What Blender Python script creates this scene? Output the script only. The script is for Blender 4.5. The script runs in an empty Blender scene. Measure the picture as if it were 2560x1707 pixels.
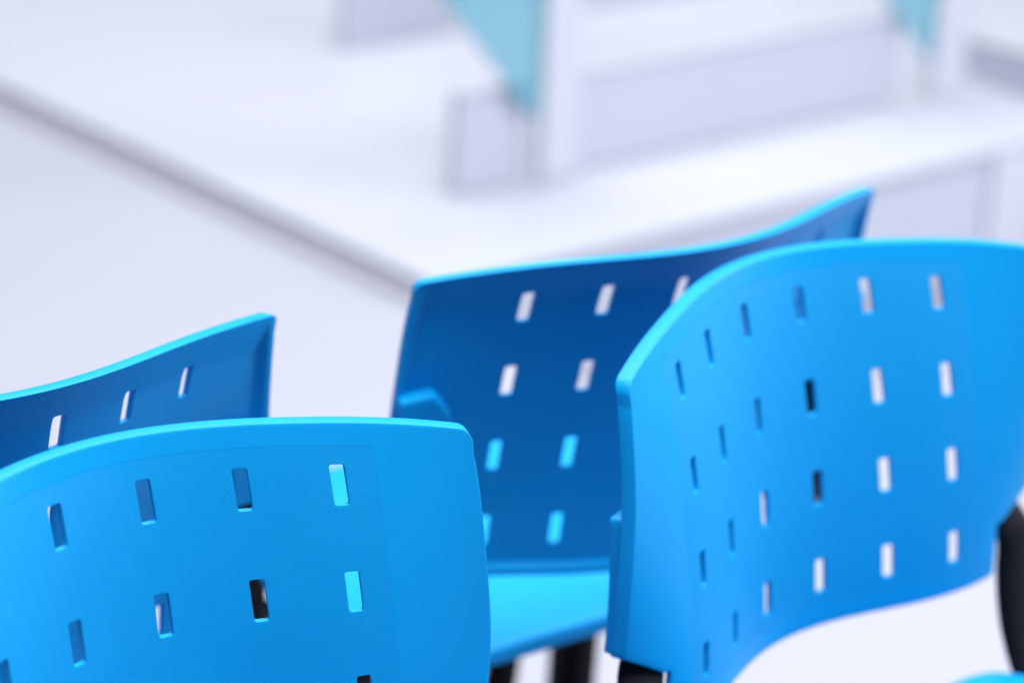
import bpy, bmesh, math
import numpy as np
from mathutils import Matrix, Vector

scene = bpy.context.scene
col = scene.collection
PI = math.pi

# ------------------------------------------------------------------ camera
CAM_H, PITCH, ROLL, FOC = 1.44708915, 0.36903609, 0.04278414, 2.47786751   # FOC in image widths
cd = bpy.data.cameras.new('camera')
cam = bpy.data.objects.new('camera', cd)
col.objects.link(cam)
R0 = Vector((1, 0, 0)); U0 = Vector((0, math.sin(PITCH), math.cos(PITCH))); F0 = Vector((0, math.cos(PITCH), -math.sin(PITCH)))
cr, sr = math.cos(ROLL), math.sin(ROLL)
RX = cr * R0 + sr * U0; UX = cr * U0 - sr * R0
m = Matrix.Identity(4)
for i in range(3):
    m[i][0] = RX[i]; m[i][1] = UX[i]; m[i][2] = -F0[i]
m[2][3] = CAM_H
cam.matrix_world = m
cd.sensor_width = 36.0; cd.sensor_fit = 'HORIZONTAL'; cd.lens = 36.0 * FOC
cd.clip_start = 0.05; cd.clip_end = 200
cd.dof.use_dof = True; cd.dof.focus_distance = 1.66; cd.dof.aperture_fstop = 3.0
scene.camera = cam

# ------------------------------------------------------------------ light
w = bpy.data.worlds.new('World'); scene.world = w; w.use_nodes = True
bg = w.node_tree.nodes['Background']
bg.inputs[0].default_value = (0.80, 0.87, 1.0, 1); bg.inputs[1].default_value = 0.20

def area(name, loc, target, size, sizey, power, color):
    ld = bpy.data.lights.new(name, 'AREA'); ld.shape = 'RECTANGLE'; ld.size = size; ld.size_y = sizey
    ld.energy = power; ld.color = color
    o = bpy.data.objects.new(name, ld); col.objects.link(o)
    o.location = loc
    o.rotation_euler = (Vector(target) - Vector(loc)).to_track_quat('-Z', 'Y').to_euler()
    return o
area('overhead_light', (0.5, 0.9, 4.6), (0.4, 1.3, 0), 2.6, 1.8, 312, (0.97, 0.98, 1.0))
area('overhead_light', (-0.2, 5.6, 4.8), (-0.2, 5.6, 0), 4.8, 3.2, 450, (0.97, 0.98, 1.0))  # unseen overhead panel added to brighten the background evenly
area('side_fill', (3.9, 3.6, 2.1), (0.2, 1.8, 0.6), 2.0, 1.6, 185, (0.95, 0.98, 1.0))  # side fill added to brighten the near-right chair's left wing, not a window
scene.view_settings.view_transform = 'Standard'
scene.view_settings.look = 'None'
scene.view_settings.exposure = 0.0
scene.view_settings.gamma = 1.0
scene.render.engine = 'CYCLES'
scene.cycles.max_bounces = 8
scene.cycles.use_denoising = True

# ------------------------------------------------------------------ helpers
SC = 2560 / 2352.0
def ray(px, py):
    f = FOC * 2560
    X = (px * SC - 1280) / f; Y = (py * SC - 853.5) / f
    return RX * X - UX * Y + F0
def hit(px, py, z):
    d = ray(px, py); t = (z - CAM_H) / d.z
    return Vector((0, 0, CAM_H)) + d * t
def hit_plane(px, py, p0, n):
    d = ray(px, py); o = Vector((0, 0, CAM_H))
    return o + d * ((Vector(p0) - o).dot(n) / d.dot(n))

def tag(o, label=None, cat=None, group=None, kind=None):
    if label: o['label'] = label
    if cat: o['category'] = cat
    if group: o['group'] = group
    if kind: o['kind'] = kind
    return o
def mesh_obj(name, me, mat, parent=None, smooth=True):
    o = bpy.data.objects.new(name, me)
    if mat and not me.materials: me.materials.append(mat)
    if smooth:
        me.polygons.foreach_set('use_smooth', [True] * len(me.polygons))
    col.objects.link(o)
    if parent: o.parent = parent
    return o
def from_data(name, vs, fs):
    me = bpy.data.meshes.new(name); me.from_pydata([tuple(v) for v in vs], [], fs); me.update()
    bm = bmesh.new(); bm.from_mesh(me); bmesh.ops.recalc_face_normals(bm, faces=bm.faces); bm.to_mesh(me); bm.free()
    return me
def empty(name, loc=(0, 0, 0), rz=0):
    o = bpy.data.objects.new(name, None); col.objects.link(o)
    o.location = loc; o.rotation_euler = (0, 0, rz); o.empty_display_size = .1
    return o

# ------------------------------------------------------------------ materials
def new_mat(name):
    mt = bpy.data.materials.new(name); mt.use_nodes = True
    nt = mt.node_tree; return mt, nt, nt.nodes['Principled BSDF']
def N(nt, t, **k):
    n = nt.nodes.new(t)
    for a, b in k.items(): setattr(n, a, b)
    return n
def mth(nt, op, a, b=None, c=None):
    n = N(nt, 'ShaderNodeMath', operation=op)
    for i, q in enumerate((a, b, c)):
        if q is None: continue
        if isinstance(q, (int, float)): n.inputs[i].default_value = q
        else: nt.links.new(q, n.inputs[i])
    return n.outputs[0]
def smooth(nt, val, lo, hi, a=0., b=1.):
    n = N(nt, 'ShaderNodeMapRange', interpolation_type='SMOOTHSTEP')
    nt.links.new(val, n.inputs[0])
    for i, q in enumerate((lo, hi, a, b)): n.inputs[1 + i].default_value = q
    return n.outputs[0]

BLUE = (0.0025, 0.31, 0.80, 1)
def plastic(name, grain):
    mt, nt, b = new_mat(name)
    b.inputs['Base Color'].default_value = BLUE
    b.inputs['Roughness'].default_value = 0.42
    b.inputs['IOR'].default_value = 1.45; b.inputs['Specular IOR Level'].default_value = 0.12
    tc = N(nt, 'ShaderNodeTexCoord')
    # slight moulding variation in colour and gloss
    no = N(nt, 'ShaderNodeTexNoise'); no.inputs['Scale'].default_value = 9; no.inputs['Detail'].default_value = 5
    nt.links.new(tc.outputs['Object'], no.inputs['Vector'])
    mx = N(nt, 'ShaderNodeMix', data_type='RGBA')
    mx.inputs[6].default_value = (0.0022, 0.270, 0.625, 1); mx.inputs[7].default_value = (0.0028, 0.300, 0.695, 1)
    nt.links.new(no.outputs[0], mx.inputs[0])
    # faint rubbed streaks and handling marks
    mp = N(nt, 'ShaderNodeMapping'); mp.inputs['Rotation'].default_value = (.3, .5, .9); mp.inputs['Scale'].default_value = (30, 260, 60)
    nt.links.new(tc.outputs['Object'], mp.inputs['Vector'])
    sc_ = N(nt, 'ShaderNodeTexNoise'); sc_.inputs['Scale'].default_value = 1.0; sc_.inputs['Detail'].default_value = 4; sc_.inputs['Roughness'].default_value = .6
    nt.links.new(mp.outputs[0], sc_.inputs['Vector'])
    sm = N(nt, 'ShaderNodeTexNoise'); sm.inputs['Scale'].default_value = 14; sm.inputs['Detail'].default_value = 3
    nt.links.new(tc.outputs['Object'], sm.inputs['Vector'])
    scuff = mth(nt, 'MULTIPLY', smooth(nt, sc_.outputs[0], .60, .72, 0, .10), smooth(nt, sm.outputs[0], .50, .66, 0, 1))
    m2 = N(nt, 'ShaderNodeMix', data_type='RGBA'); m2.inputs[7].default_value = (.10, .45, .80, 1)
    nt.links.new(scuff, m2.inputs[0]); nt.links.new(mx.outputs[2], m2.inputs[6]); nt.links.new(m2.outputs[2], b.inputs['Base Color'])
    fine = N(nt, 'ShaderNodeTexNoise'); fine.inputs['Scale'].default_value = 1400; fine.inputs['Detail'].default_value = 2
    nt.links.new(tc.outputs['Object'], fine.inputs['Vector'])
    nt.links.new(smooth(nt, no.outputs[0], .3, .7, .36, .50), b.inputs['Roughness'])
    bp = N(nt, 'ShaderNodeBump'); bp.inputs['Distance'].default_value = 0.0002; bp.inputs['Strength'].default_value = 0.12
    nt.links.new(fine.outputs[0], bp.inputs['Height'])
    nrm = bp.outputs[0]
    if grain:
        sx = N(nt, 'ShaderNodeSeparateXYZ'); nt.links.new(tc.outputs['UV'], sx.inputs[0])
        u, v = sx.outputs[0], sx.outputs[1]
        au = mth(nt, 'ABSOLUTE', u)
        mask = mth(nt, 'MULTIPLY', smooth(nt, au, .1850, .1863, 1, 0), smooth(nt, v, -.0287, -.0274, 0, 1))
        mask = mth(nt, 'MULTIPLY', mask, smooth(nt, v, .2500, .2515, 1, 0))
        k = 2 * PI / 0.0036
        a = mth(nt, 'SINE', mth(nt, 'MULTIPLY', mth(nt, 'ADD', mth(nt, 'MULTIPLY', u, 1.15), v), k))
        c = mth(nt, 'SINE', mth(nt, 'MULTIPLY', mth(nt, 'SUBTRACT', mth(nt, 'MULTIPLY', u, 1.15), v), k))
        dia = mth(nt, 'ABSOLUTE', mth(nt, 'MULTIPLY', a, c))
        h = mth(nt, 'SUBTRACT', mth(nt, 'MULTIPLY', dia, .8), 0.75)
        h = mth(nt, 'MULTIPLY', h, mask)
        b2 = N(nt, 'ShaderNodeBump'); b2.inputs['Distance'].default_value = 0.00030; b2.inputs['Strength'].default_value = 0.8
        nt.links.new(h, b2.inputs['Height']); nt.links.new(nrm, b2.inputs['Normal']); nrm = b2.outputs[0]
    nt.links.new(nrm, b.inputs['Normal'])
    return mt
M_GRAIN = plastic('blue_grained_plastic', True)
M_BLUE = plastic('blue_plastic', False)

def simple(name, color, rough, var=0.04, scale=6., bump=0.0, bscale=200.):
    mt, nt, b = new_mat(name)
    tc = N(nt, 'ShaderNodeTexCoord')
    no = N(nt, 'ShaderNodeTexNoise'); no.inputs['Scale'].default_value = scale; no.inputs['Detail'].default_value = 5
    nt.links.new(tc.outputs['Object'], no.inputs['Vector'])
    mx = N(nt, 'ShaderNodeMix', data_type='RGBA')
    mx.inputs[6].default_value = tuple(c * (1 - var) for c in color) + (1,)
    mx.inputs[7].default_value = tuple(min(1, c * (1 + var)) for c in color) + (1,)
    nt.links.new(no.outputs[0], mx.inputs[0]); nt.links.new(mx.outputs[2], b.inputs['Base Color'])
    b.inputs['Roughness'].default_value = rough
    if bump:
        n2 = N(nt, 'ShaderNodeTexNoise'); n2.inputs['Scale'].default_value = bscale; n2.inputs['Detail'].default_value = 3
        nt.links.new(tc.outputs['Object'], n2.inputs['Vector'])
        bp = N(nt, 'ShaderNodeBump'); bp.inputs['Distance'].default_value = bump; bp.inputs['Strength'].default_value = .5
        nt.links.new(n2.outputs[0], bp.inputs['Height']); nt.links.new(bp.outputs[0], b.inputs['Normal'])
    return mt
M_FLOOR = simple('white_floor', (.318, .324, .386), .5, .02, 1.5, .0003, 60)
M_WHITE = simple('white_paint', (.358, .366, .432), .55, .02, 2., .0002, 80)
M_PANEL = simple('pale_grey_panel', (.44, .46, .555), .5, .03, 3., .0002, 80)
M_TURQ = simple('turquoise_acrylic', (.06, .38, .50), .4, .05, 4.)
nt_ = M_TURQ.node_tree; b_ = nt_.nodes['Principled BSDF']; b_.inputs['Alpha'].default_value = 0.48   # tinted acrylic
M_BLACK = simple('black_coated_steel', (.005, .006, .009), .55, .2, 30., .0001, 900)
M_BLACK.node_tree.nodes['Principled BSDF'].inputs['Specular IOR Level'].default_value = 0.07
M_CAP = simple('black_rubber', (.012, .012, .013), .7, .2, 40.)
M_POST = simple('white_gloss_paint', (.50, .515, .60), .5, .02, 2., .0002, 80)
M_PLINTH = simple('lightened_plinth', (.86, .87, .92), .6, .05, 4.)  # plinth colour raised to lighten the shaded side of the platform

# ------------------------------------------------------------------ the setting
ANG = math.radians(40.8)
E1 = Vector((math.cos(ANG), math.sin(ANG), 0)); E2 = Vector((-math.sin(ANG), math.cos(ANG), 0)); EZ = Vector((0, 0, 1))
def block(name, o, a0, a1, b0, b1, z0, z1, mat, parent=None, bev=.004):
    """box on the rotated grid: a along E1, b along E2, measured from point o"""
    vs = [Vector((o.x, o.y, 0)) + E1 * a + E2 * b + EZ * z for z in (z0, z1) for b in (b0, b1) for a in (a0, a1)]
    fs = [(0, 1, 3, 2), (4, 6, 7, 5), (0, 4, 5, 1), (2, 3, 7, 6), (0, 2, 6, 4), (1, 5, 7, 3)]
    if parent:
        vs = [v - Vector(parent.location) for v in vs]
    me = from_data(name, vs, fs)
    ob = mesh_obj(name, me, mat, parent, smooth=False)
    if bev:
        md = ob.modifiers.new('bevel', 'BEVEL'); md.width = bev; md.segments = 2
    return ob
def ab(p, o):
    d = Vector((p.x - o.x, p.y - o.y, 0)); return d.dot(E1), d.dot(E2)

Z1 = 0.046; ZLOW = -0.30
C = hit(1000, 655, Z1)                      # the near corner of the platform
C.z = 0
# floor under the chairs: a slab that ends along the platform's side line
fl = block('floor', C, -14, 0, -14, 14, -.40, 0, M_FLOOR, bev=.003); tag(fl, kind='structure')
lf = block('lower_floor', C, 0.0005, 14, -14, 14, -.50, ZLOW, M_FLOOR, bev=0); tag(lf, kind='structure')

# platform: a thin top board over a set-back plinth, a panelled skirt where the floor drops
aR, _ = ab(hit(2318, 355, Z1), C)
pl = empty('platform', C)
tag(pl, 'low white platform with a broad bare top and a shaded strip along its side', 'platform')
block('top_board', C, 0, 6, 0.0, 6, Z1 - .020, Z1, M_WHITE, pl, .004)
block('plinth', C, 0.0012, 6, 0.03, 6, 0.0005, Z1 - .020, M_PLINTH, pl, 0)
block('skirt', C, 0.03, 6, 0.020, 0.04, ZLOW + .002, Z1 - .0205, M_WHITE, pl, .002)
block('panel', C, .10, aR, 0.006, 0.0195, -.20, Z1 - .024, M_PANEL, pl, .002)
block('corner_post', C, aR + .0005, aR + .16, -.006, .0195, ZLOW + .002, Z1 - .0205, M_POST, pl, .003)

# low screens of pale boards standing on the platform between white posts
def screen(xs, yb, yt, label, group=None):
    """xs: pixel spans of the boards; yb/yt: pixel (x, y) of a foot point and a top point"""
    a_, b_ = ab(hit(*yb, Z1), C)
    O = C + E2 * b_
    def on(px, py):
        h = hit_plane(px, py, O, E2); return ab(h, C)[0], h.z
    ztop = on(*yt)[1]
    root = empty('low_screen', O + E1 * on(xs[0][0], yb[1])[0] + EZ * Z1)
    tag(root, label, 'screen')
    for xa, xb in xs:
        A0 = on(xa, yb[1])[0]; A1 = on(xb, yb[1])[0]
        block('board', C, A0, A1, b_, b_ + .022, Z1 + .0006, ztop, M_PANEL, root, .004)
        block('top_rail', C, A0, A1, b_ - .003, b_ + .025, ztop + .0004, ztop + .012, M_WHITE, root, .003)
    return b_, on, ztop
b2, on2, Z2 = screen([(1046, 1200), (1312, 2040)], (1310, 392), (1310, 184), 'low pale grey screen of two boards split by the post with the wide turquoise brace')
screen([(788, 1052), (1325, 1800)], (1050, 70), (1050, -90), 'low pale grey screen standing behind the wide turquoise brace')
aS, bS = ab(hit(2250, 188, Z1), C)
sr_ = empty('low_screen', C + E1 * aS + E2 * bS + EZ * Z1)
tag(sr_, 'low grey board screen turned across the end of the platform beside a post', 'screen')
bS1 = ab(hit(2195, 172, Z1), C)[1]
hS = hit_plane(2250, 106, C + E1 * aS, E1).z
block('board', C, aS, aS + .022, bS - .75, bS1, Z1 + .0006, hS, M_PANEL, sr_, .004)
block('top_rail', C, aS - .003, aS + .025, bS - .75, bS1, hS + .0004, hS + .012, M_WHITE, sr_, .003)

# white posts with turquoise triangular braces
def post(xa, xb, xt, label, ybr):
    A0 = on2(xa, 200)[0]; A1 = on2(xb, 200)[0]
    root = empty('post', C + E1 * (A0 + A1) / 2 + E2 * b2 + EZ * Z1)
    tag(root, label, 'post', 'white posts with turquoise braces')
    ZT = Z2 + .42
    block('shaft', C, A0, A1, b2 - .035, b2 - .006, Z1 + .0005, ZT, M_POST, root, .006)
    block('head_plate', C, A0 - .01, A1 + .01, b2 - .04, b2, ZT + .0005, ZT + .02, M_WHITE, root, .003)
    # brace: a tapering plate beside the shaft, wide at its top
    zlow = on2((xa + xb) / 2, ybr)[1]
    dw = A0 - on2(xt, 0)[0]; ztop = on2(xt, 0)[1]
    slope = dw / (ztop - zlow)
    zt_ = ZT - .05; wt = slope * (zt_ - zlow)
    pts = [(A0 - .004, zlow), (A0 - .004, zt_), (A0 - wt, zt_), (A0 - .018, zlow + .012)]
    vs = []
    for bb in (b2 - .028, b2 - .012):
        for a, z in pts: vs.append(Vector((C.x, C.y, 0)) + E1 * a + E2 * bb + EZ * z - Vector(root.location))
    fs = [(0, 1, 2, 3), (7, 6, 5, 4)] + [(i, 4 + i, 4 + (i + 1) % 4, (i + 1) % 4) for i in range(4)]
    o = mesh_obj('brace', from_data('brace', vs, fs), M_TURQ, root, smooth=False)
    md = o.modifiers.new('bevel', 'BEVEL'); md.width = .002; md.segments = 2
post(1222, 1305, 1015, 'white post with a wide turquoise brace between the grey boards', 262)
post(2112, 2185, 2028, 'white post with a narrow turquoise brace beside the crosswise grey board', 125)

# ------------------------------------------------------------------ the chair
S = [0.0746721, 0, 0.65046, -1.55034e-37, 0.293598, -0.836036, -0.11345, 0.255385,
     0.0806886, -0.291153, 0.0430413, -2.40041e-38, 0.0110539, 1.66392, 0.265747, 0.403657,
     0.403033, 0.40246, 0.402254, -0.052586, 0.504957, -0.826698, -45.5575, -1.7129,
     -0.000574456, 0.000236589, -0.00242252, 0.000475252, -0.00306644]
PV = S[0]; MT = S[10]
PU = .064; ZROW = .765
KN = np.array([0, .055, .11, .165, .215, .265]); KW = np.array([0] + S[14:19])
KD = np.empty(6); KD[0] = KW[1] / KN[1]; KD[5] = (KW[5] - KW[4]) / (KN[5] - KN[4]); KD[1:5] = (KW[2:6] - KW[0:4]) / (KN[2:6] - KN[0:4])
TK = np.array([0, .05, .10, .15, .20, .256]); TW = -.035 * TK ** 2
TD = np.empty(6); TD[0] = 0; TD[5] = (TW[5] - TW[4]) / (TK[5] - TK[4]); TD[1:5] = (TW[2:6] - TW[0:4]) / (TK[2:6] - TK[0:4])
def top_line(u):
    a = abs(u); i = int(np.clip(np.searchsorted(TK, a, side='right') - 1, 0, 4)); h = TK[i + 1] - TK[i]; x = min(1.2, (a - TK[i]) / h)
    return -MT + (2*x**3 - 3*x**2 + 1) * TW[i] + (x**3 - 2*x*x + x) * h * TD[i] + (-2*x**3 + 3*x*x) * TW[i + 1] + (x**3 - x*x) * h * TD[i + 1]
def heading(q, v):
    """direction of the shell's horizontal section: bent in the middle, straight wings"""
    a = np.abs(q); i = np.clip(np.searchsorted(KN, a, side='right') - 1, 0, 4)
    h = KN[i + 1] - KN[i]; x = np.clip((a - KN[i]) / h, 0, 1.5)
    r = (2*x**3 - 3*x**2 + 1) * KW[i] + (x**3 - 2*x*x + x) * h * KD[i] + (-2*x**3 + 3*x*x) * KW[i + 1] + (x**3 - x*x) * h * KD[i + 1]
    return np.sign(q) * r * (1 + S[2] * v)
def surf(u, v):
    u, v = np.broadcast_arrays(np.asarray(u, float), np.asarray(v, float))
    u = u * (1 + S[19] * v + S[20] * v * v)
    n = 24; t = (np.arange(n) + .5) / n
    psi = heading(u[..., None] * t, v[..., None])
    x = (np.cos(psi) * u[..., None] / n).sum(-1); y = (np.sin(psi) * u[..., None] / n).sum(-1)
    lam = S[4] + S[5] * v[..., None] * t
    yc = (np.sin(lam) * v[..., None] / n).sum(-1); zc = -(np.cos(lam) * v[..., None] / n).sum(-1)
    return np.stack([x, y + yc + S[21] * u * u * v * v + S[22] * u ** 4 * v, ZROW + zc + (S[6] + S[13] * v) * u * u + S[23] * u ** 4], -1)
def normal(u, v):
    e = 1e-4
    a = surf(np.asarray(u) + e, v) - surf(np.asarray(u) - e, v); b = surf(u, np.asarray(v) + e) - surf(u, np.asarray(v) - e)
    n = np.cross(a, b); n /= np.linalg.norm(n, axis=-1, keepdims=True)
    return np.where(n[..., 1:2] < 0, -n, n)            # towards the sitter (+y)
def back_dir(u, v):
    """level direction out of the rear of the shell (the mould's draw direction)"""
    u = np.asarray(u, float) * (1 + S[19] * np.asarray(v) + S[20] * np.asarray(v) ** 2)
    ps = heading(u, np.asarray(v, float))
    return np.stack([np.sin(ps), -np.cos(ps), 0 * ps], -1)
def umax(v):
    k = min(1, max(0, (v - .04) / .10))
    return S[7] + S[8] * v + S[9] * v * v + .0035 * k * k * (3 - 2 * k)
VBOT = .2665; USTEP = .2120; VSTEP = .2195; UREF = .2585
def vbot(u):
    a = abs(u)
    if a <= USTEP + 1e-6: return VBOT
    return VSTEP + (a - USTEP) / (.2585 - USTEP) * (.1905 - VSTEP)
def vtop(u, um):
    r = .008; a = abs(u); v = top_line(u)
    if a > um - r: v += r - math.sqrt(max(0, r * r - (a - um + r) ** 2))
    return v

def backrest_mesh():
    ch, cv, ns = .020, .0207, 6
    VC = [r * PV - .0006 for r in range(4)]
    half = [0]
    # u lines
    U = []
    cells_u = []
    for c in range(6):
        uc = (c - 2.5) * PU
        if c: U += [uc - ch - (PU - 2 * ch) * k / 3 for k in (2, 1)]
        cells_u.append(len(U))
        U += [uc - ch + 2 * ch * k / ns for k in range(ns + 1)]
    U = [(-USTEP), -.201, -.190] + U + [.190, .201, USTEP]
    cells_u = [i + 3 for i in cells_u]
    side = [.219, .228, .236, .2425, .2465, .2495, .2515, .2535, .2555, .2585]
    nside = len(side)
    U = [-s for s in reversed(side)] + U + side
    cells_u = [i + nside for i in cells_u]
    V = []
    cells_v = []
    top_f = [0, .12, .24, .36, .50, .62, .80]          # fractions from the outline down to the first cell
    for r in range(4):
        if r: V += [VC[r] - cv - (PV - 2 * cv) * k / 4 for k in (3, 2, 1)]
        cells_v.append(len(V) + len(top_f))
        V += [VC[r] - cv + 2 * cv * k / ns for k in range(ns + 1)]
    v_first, v_last = V[0], V[-1]
    bot_d = [.0125, .0105, .0085, .005, 0]
    V = [None] * len(top_f) + V + [VBOT - d for d in bot_d]
    # the cell line nearest the step
    js = min(range(len(V)), key=lambda j: abs((V[j] if V[j] is not None else -9) - VSTEP))
    vstep = V[js]
    nu, nv = len(U), len(V)
    def pos(i, j):
        ub = U[i]; a = abs(ub); sg = 1 if ub >= 0 else -1
        v = V[j]
        vv = v_first if v is None else v
        if a > USTEP + 1e-6:
            t = (a - USTEP) / (.2585 - USTEP)
            if vv > .1: vv = .1 + (vv - .1) * (vbot(a) - .1) / (vstep - .1)
            um = umax(vv); u = sg * (USTEP + t * (um - USTEP))
        else:
            u = ub
            um = umax(vv)
        if v is None:
            um = umax(-.03)
            if a > USTEP + 1e-6: u = sg * (USTEP + (a - USTEP) / (.2585 - USTEP) * (um - USTEP))
            vt = vtop(u, um); vv = vt + (v_first - vt) * top_f[j]
        return u, vv
    pts, idx = [], {}
    def vert(key, uv):
        if key not in idx: idx[key] = len(pts); pts.append(uv)
        return idx[key]
    faces = []
    incell = set()
    for ci in cells_u:
        for cj in cells_v:
            for i in range(ns):
                for j in range(ns): incell.add((ci + i, cj + j))
    for i in range(nu - 1):
        for j in range(nv - 1):
            if (i, j) in incell: continue
            out = max(abs(U[i]), abs(U[i + 1])) > USTEP + 1e-6
            if out and j >= js: continue
            faces.append([vert((a, b), pos(a, b)) for a, b in ((i, j), (i + 1, j), (i + 1, j + 1), (i, j + 1))])
    # slots
    hw, hh, rr = .0051, .0143, .0017
    def slot_loop():
        # perimeter points matching the cell loop: ns per side, starting at (-,-) corner, going +u
        def side(ax):
            L = hw if ax == 0 else hh
            c45 = rr * (1 - math.sqrt(.5))
            # along-side coordinate and inset for ns+1 points
            inner = np.linspace(-L + rr, L - rr, ns - 1)
            return [(-L + c45, c45)] + [(x, 0.) for x in inner] + [(L - c45, c45)]
        s0, s1 = side(0), side(1)
        P = []
        P += [(x, -hh + d) for x, d in s0][:-1]
        P += [(hw - d, y) for y, d in s1][:-1]
        P += [(-x, hh - d) for x, d in s0][:-1]
        P += [(-hw + d, -y) for y, d in s1][:-1]
        return P
    loop = slot_loop()
    for ci in cells_u:
        for cj in cells_v:
            ring = [(ci + k, cj) for k in range(ns)] + [(ci + ns, cj + k) for k in range(ns)] + \
                   [(ci + ns - k, cj + ns) for k in range(ns)] + [(ci, cj + ns - k) for k in range(ns)]
            uc = (U[ci] + U[ci + ns]) / 2; vc = (V[cj] + V[cj + ns]) / 2
            outer = [vert(k, pos(*k)) for k in ring]
            n = len(ring); prev = outer
            for lv, f in enumerate((.55, .85, 1.0)):
                cur = []
                for k in range(n):
                    o = pts[outer[k]]; q = (uc + loop[k][0], vc + loop[k][1])
                    cur.append(vert(('s', ci, cj, lv, k), (o[0] + (q[0] - o[0]) * f, o[1] + (q[1] - o[1]) * f)))
                for k in range(n):
                    faces.append([prev[k], prev[(k + 1) % n], cur[(k + 1) % n], cur[k]])
                prev = cur
    uv = np.array(pts)
    P = surf(uv[:, 0], uv[:, 1])
    # the shell is thick at its top edge, thins below, and has a raised lip behind its sides and foot
    d = np.array([umax(v) for v in uv[:, 1]]) - np.abs(uv[:, 0])
    d = np.minimum(d, np.where(np.abs(uv[:, 0]) < USTEP - .001, VBOT - uv[:, 1], 1))
    s = np.clip((.0105 - d) / .0035, 0, 1); s = s * s * (3 - 2 * s)
    tp = np.clip(1 - (uv[:, 1] + MT) / .034, 0, 1)
    th = np.maximum(.0046 + .0066 * tp, .0046 + .0062 * s)
    Q = P + back_dir(uv[:, 0], uv[:, 1]) * th[:, None]
    n = len(P)
    edges = {}
    for f in faces:
        for k in range(4):
            a, b = f[k], f[(k + 1) % 4]
            edges[(min(a, b), max(a, b))] = edges.get((min(a, b), max(a, b)), 0) + 1
    F = [tuple(f) for f in faces] + [tuple(reversed([q + n for q in f])) for f in faces]
    bnd = [e for e, c in edges.items() if c == 1]
    F += [(a, b, b + n, a + n) for a, b in bnd]
    me = from_data('backrest', np.concatenate([P, Q]), F)
    slotv = {i for k, i in idx.items() if k[0] == 's'}
    # bevel weights
    bw = me.attributes.new('bevel_weight_edge', 'FLOAT', 'EDGE')
    bset = {}
    for a, b in bnd:
        wgt = .28 if (a in slotv and b in slotv) else 1.0
        bset[(a, b)] = wgt; bset[(a + n, b + n)] = wgt
    vals = []
    for e in me.edges:
        a, b = sorted(e.vertices)
        vals.append(bset.get((a, b), 0.0))
    bw.data.foreach_set('value', vals)
    ul = me.uv_layers.new(name='UVMap')
    uvall = np.concatenate([uv, uv + np.array([[5.0, 0]])])   # rear side: outside the grained field
    li = np.zeros(len(me.loops), int); me.loops.foreach_get('vertex_index', li)
    ul.data.foreach_set('uv', uvall[li].ravel())
    return me

def sleeve_mesh(sd):
    nu, nv = 8, 16
    def grid(off, ins):
        G = []
        for j in range(nv + 1):
            for i in range(nu + 1):
                t = j / nv
                u1 = .2590 - ins
                # inner edge with a chamfered top corner
                v0 = .0690 + ins
                ut = i / nu
                uin = .2085 + ins
                u = uin + (u1 - uin) * ut
                vtp = v0 + max(0, (.0165 - (u - uin)) / .0165) * .024
                v = vtp + (vbot(max(u, USTEP + 1e-4)) - .0004 - vtp) * t
                u_ = min(u, umax(v) - ins)
                G.append((sd * u_, v))
        G = np.array(G); return surf(G[:, 0], G[:, 1]) + back_dir(G[:, 0], G[:, 1]) * off
    A = grid(.0040, .0004); B = grid(.0218, .0016)
    n = len(A); F = []
    W = nu + 1
    for j in range(nv):
        for i in range(nu):
            q = (j * W + i, j * W + i + 1, (j + 1) * W + i + 1, (j + 1) * W + i)
            F.append(q); F.append(tuple(reversed([k + n for k in q])))
    per = [i for i in range(W)] + [j * W + nu for j in range(1, nv + 1)] + [nv * W + i for i in range(nu - 1, -1, -1)] + [j * W for j in range(nv - 1, 0, -1)]
    for k in range(len(per)):
        a, b = per[k], per[(k + 1) % len(per)]
        F.append((a, b, b + n, a + n))
    return from_data('mounting_sleeve', np.concatenate([A, B]), F)

def catmull(P, sub=6):
    P = [np.array(p, float) for p in P]; out = []
    for i in range(len(P) - 1):
        p0 = P[max(i - 1, 0)]; p1, p2 = P[i], P[i + 1]; p3 = P[min(i + 2, len(P) - 1)]
        for k in range(sub):
            t = k / sub
            out.append(.5 * ((2 * p1) + (p2 - p0) * t + (2 * p0 - 5 * p1 + 4 * p2 - p3) * t * t + (-p0 + 3 * p1 - 3 * p2 + p3) * t ** 3))
    out.append(P[-1]); return out
def sweep_mesh(name, path, a, b, lat=(1, 0, 0), n=20, power=2.6):
    """flat-oval tube: half width a along lat, half depth b across"""
    vs, fs = [], []
    m_ = len(path)
    for i, p in enumerate(path):
        t = path[min(i + 1, m_ - 1)] - path[max(i - 1, 0)]; t = t / np.linalg.norm(t)
        la = np.array(lat, float); la = la - t * la.dot(t); la /= np.linalg.norm(la)
        nn = np.cross(t, la)
        for k in range(n):
            th = 2 * PI * k / n; cx, sx = math.cos(th), math.sin(th)
            vs.append(p + la * a * math.copysign(abs(cx) ** (2 / power), cx) + nn * b * math.copysign(abs(sx) ** (2 / power), sx))
    for i in range(m_ - 1):
        for k in range(n):
            fs.append((i * n + k, i * n + (k + 1) % n, (i + 1) * n + (k + 1) % n, (i + 1) * n + k))
    fs.append(tuple(range(n))); fs.append(tuple((m_ - 1) * n + k for k in reversed(range(n))))
    return from_data(name, vs, fs)

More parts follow.
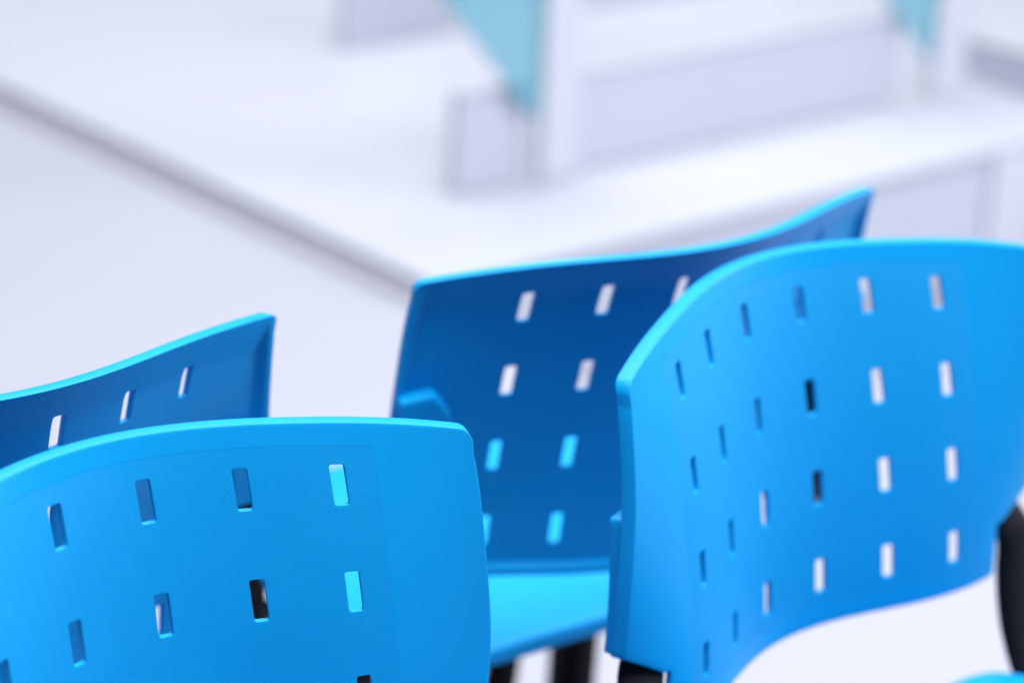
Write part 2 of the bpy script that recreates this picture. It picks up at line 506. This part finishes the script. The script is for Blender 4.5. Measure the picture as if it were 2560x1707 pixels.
def seat_mesh():
    cy = .306; hy = .208
    npt = 96
    def outline():
        P = []
        for k in range(npt):
            th = 2 * PI * k / npt; c_, s_ = math.cos(th), math.sin(th)
            e = 2 / 9.0
            x = math.copysign(abs(c_) ** e, c_); y = math.copysign(abs(s_) ** e, s_)
            wdt = .216 + .012 * (y + 1) / 2
            P.append((x * wdt, cy + y * hy - .012 * (x * x if y < 0 else -.0) * 0))
        return P
    O = outline()
    rings = [1.0, .988, .965, .92, .8, .6, .35, .12]
    top, bot = [], []
    for s in rings:
        for x, y in O:
            X, Y = x * s, cy + (y - cy) * s
            z = .4330 - .008 * (1 - (X / .22) ** 2) * (1 - ((Y - .25) / .26) ** 2)
            fr = max(0, (Y - .43) / .084); z -= .016 * fr * fr
            rim = max(0, (s - .965) / .035); zt = z - .0025 * rim * rim
            top.append((X, Y, zt))
            zb = z - .010 - .007 * max(0, min(1, (s - .95) / .03))
            bot.append((X * (1 - .004 * (s > .98)), Y, zb))
    vs = top + bot; n = npt; nr = len(rings); N0 = len(top); fs = []
    for r in range(nr - 1):
        for k in range(n):
            q = (r * n + k, r * n + (k + 1) % n, (r + 1) * n + (k + 1) % n, (r + 1) * n + k)
            fs.append(q); fs.append(tuple(reversed([i + N0 for i in q])))
    fs.append(tuple((nr - 1) * n + k for k in range(n))); fs.append(tuple(N0 + (nr - 1) * n + k for k in reversed(range(n))))
    for k in range(n): fs.append((k, (k + 1) % n, N0 + (k + 1) % n, N0 + k))
    return from_data('seat', vs, fs)

def bevel(o, width, seg=2, weight=False, angle=40):
    md = o.modifiers.new('bevel', 'BEVEL'); md.width = width; md.segments = seg
    if weight: md.limit_method = 'WEIGHT'
    else: md.limit_method = 'ANGLE'; md.angle_limit = math.radians(angle)
    md.harden_normals = False
    md.use_clamp_overlap = True
    return md

def make_chair():
    root = empty('plastic_chair')
    br = mesh_obj('backrest', backrest_mesh(), M_GRAIN, root)
    bevel(br, .0022, 3, weight=True)
    for sd in (-1, 1):
        o = mesh_obj('mounting_sleeve', sleeve_mesh(sd), M_BLUE, br); bevel(o, .0018, 2, angle=45)
    se = mesh_obj('seat', seat_mesh(), M_BLUE, root); bevel(se, .002, 2, angle=50)
    for sd in (-1, 1):
        up = []
        for v in (.13, .17, .205):
            p = surf(sd * .2312, v) - normal(sd * .2312, v) * .0145; up.append(p)
        X = sd * .2280
        rest = [(X, .094, .545), (X, .098, .515), (X, .103, .487), (X, .112, .458), (X, .131, .424), (X, .166, .402), (X, .22, .396), (X, .29, .395),
                (X, .36, .394), (X, .415, .392)]
        sf = mesh_obj('side_frame', sweep_mesh('side_frame', catmull([tuple(p) for p in up] + rest, 6), .0205, .0078), M_BLACK, root)
        fg = mesh_obj('front_leg', sweep_mesh('front_leg', catmull([(X, .404, .398), (X, .416, .36), (X, .424, .25), (X, .428, .14), (X, .428, .075), (X, .418, .040), (X, .390, .0185)], 6), .0225, .0230, power=3.2), M_BLACK, root)
        fr = mesh_obj('floor_runner', sweep_mesh('floor_runner', [np.array((X, y_, .0180)) for y_ in (.396, .30, .20, .10, .035)], .0205, .0140, power=3.2), M_BLACK, root)
        for y_ in (.36, .07):
            mesh_obj('foot', sweep_mesh('foot', [np.array((X, y_ + d_, .0035)) for d_ in (-.02, -.01, .01, .02)], .018, .0035), M_CAP, fr)
        mesh_obj('support_strut', sweep_mesh('support_strut', [np.array((sd * .126, y_, z)) for y_, z in ((.428, .112), (.415, .2), (.400, .3), (.392, .392))], .0190, .0120), M_BLACK, root)
    for y, z, a_, b_ in ((.176, .392, .014, .009), (.392, .388, .013, .009), (.428, .110, .012, .008)):
        mesh_obj('crossbar', sweep_mesh('crossbar', [np.array((x, y, z)) for x in (-.221, -.1, .1, .221)], a_, b_, lat=(0, 1, 0)), M_BLACK, root)
    return root

def copy_tree(o, parent=None):
    c_ = o.copy(); col.objects.link(c_); c_.parent = parent
    for ch in o.children: copy_tree(ch, c_)
    return c_
poses = [(-0.252177, 1.435225, 3.864449), (0.199702, 1.847971, 3.918524), (0.157044, 1.909123, 0.652962), (-0.329591, 1.541837, 0.632251)]
labels = ['bright blue slotted plastic chair with fine grain on its backrest and no black tube showing',
          'bright blue slotted chair with black tubes showing under both ends of its backrest',
          'blue chair turned away, shaded backrest rear with bright cyan seat showing below it',
          'blue chair turned away, only a dark backrest corner with three slots showing']
proto = make_chair()
roots = [proto] + [copy_tree(proto) for _ in range(3)]
for o, (x, y, a), lb in zip(roots, poses, labels):
    o.location = (x, y, 0.0); o.rotation_euler = (0, 0, a)
    tag(o, lb, 'chair', 'blue slotted plastic chairs standing back to back')
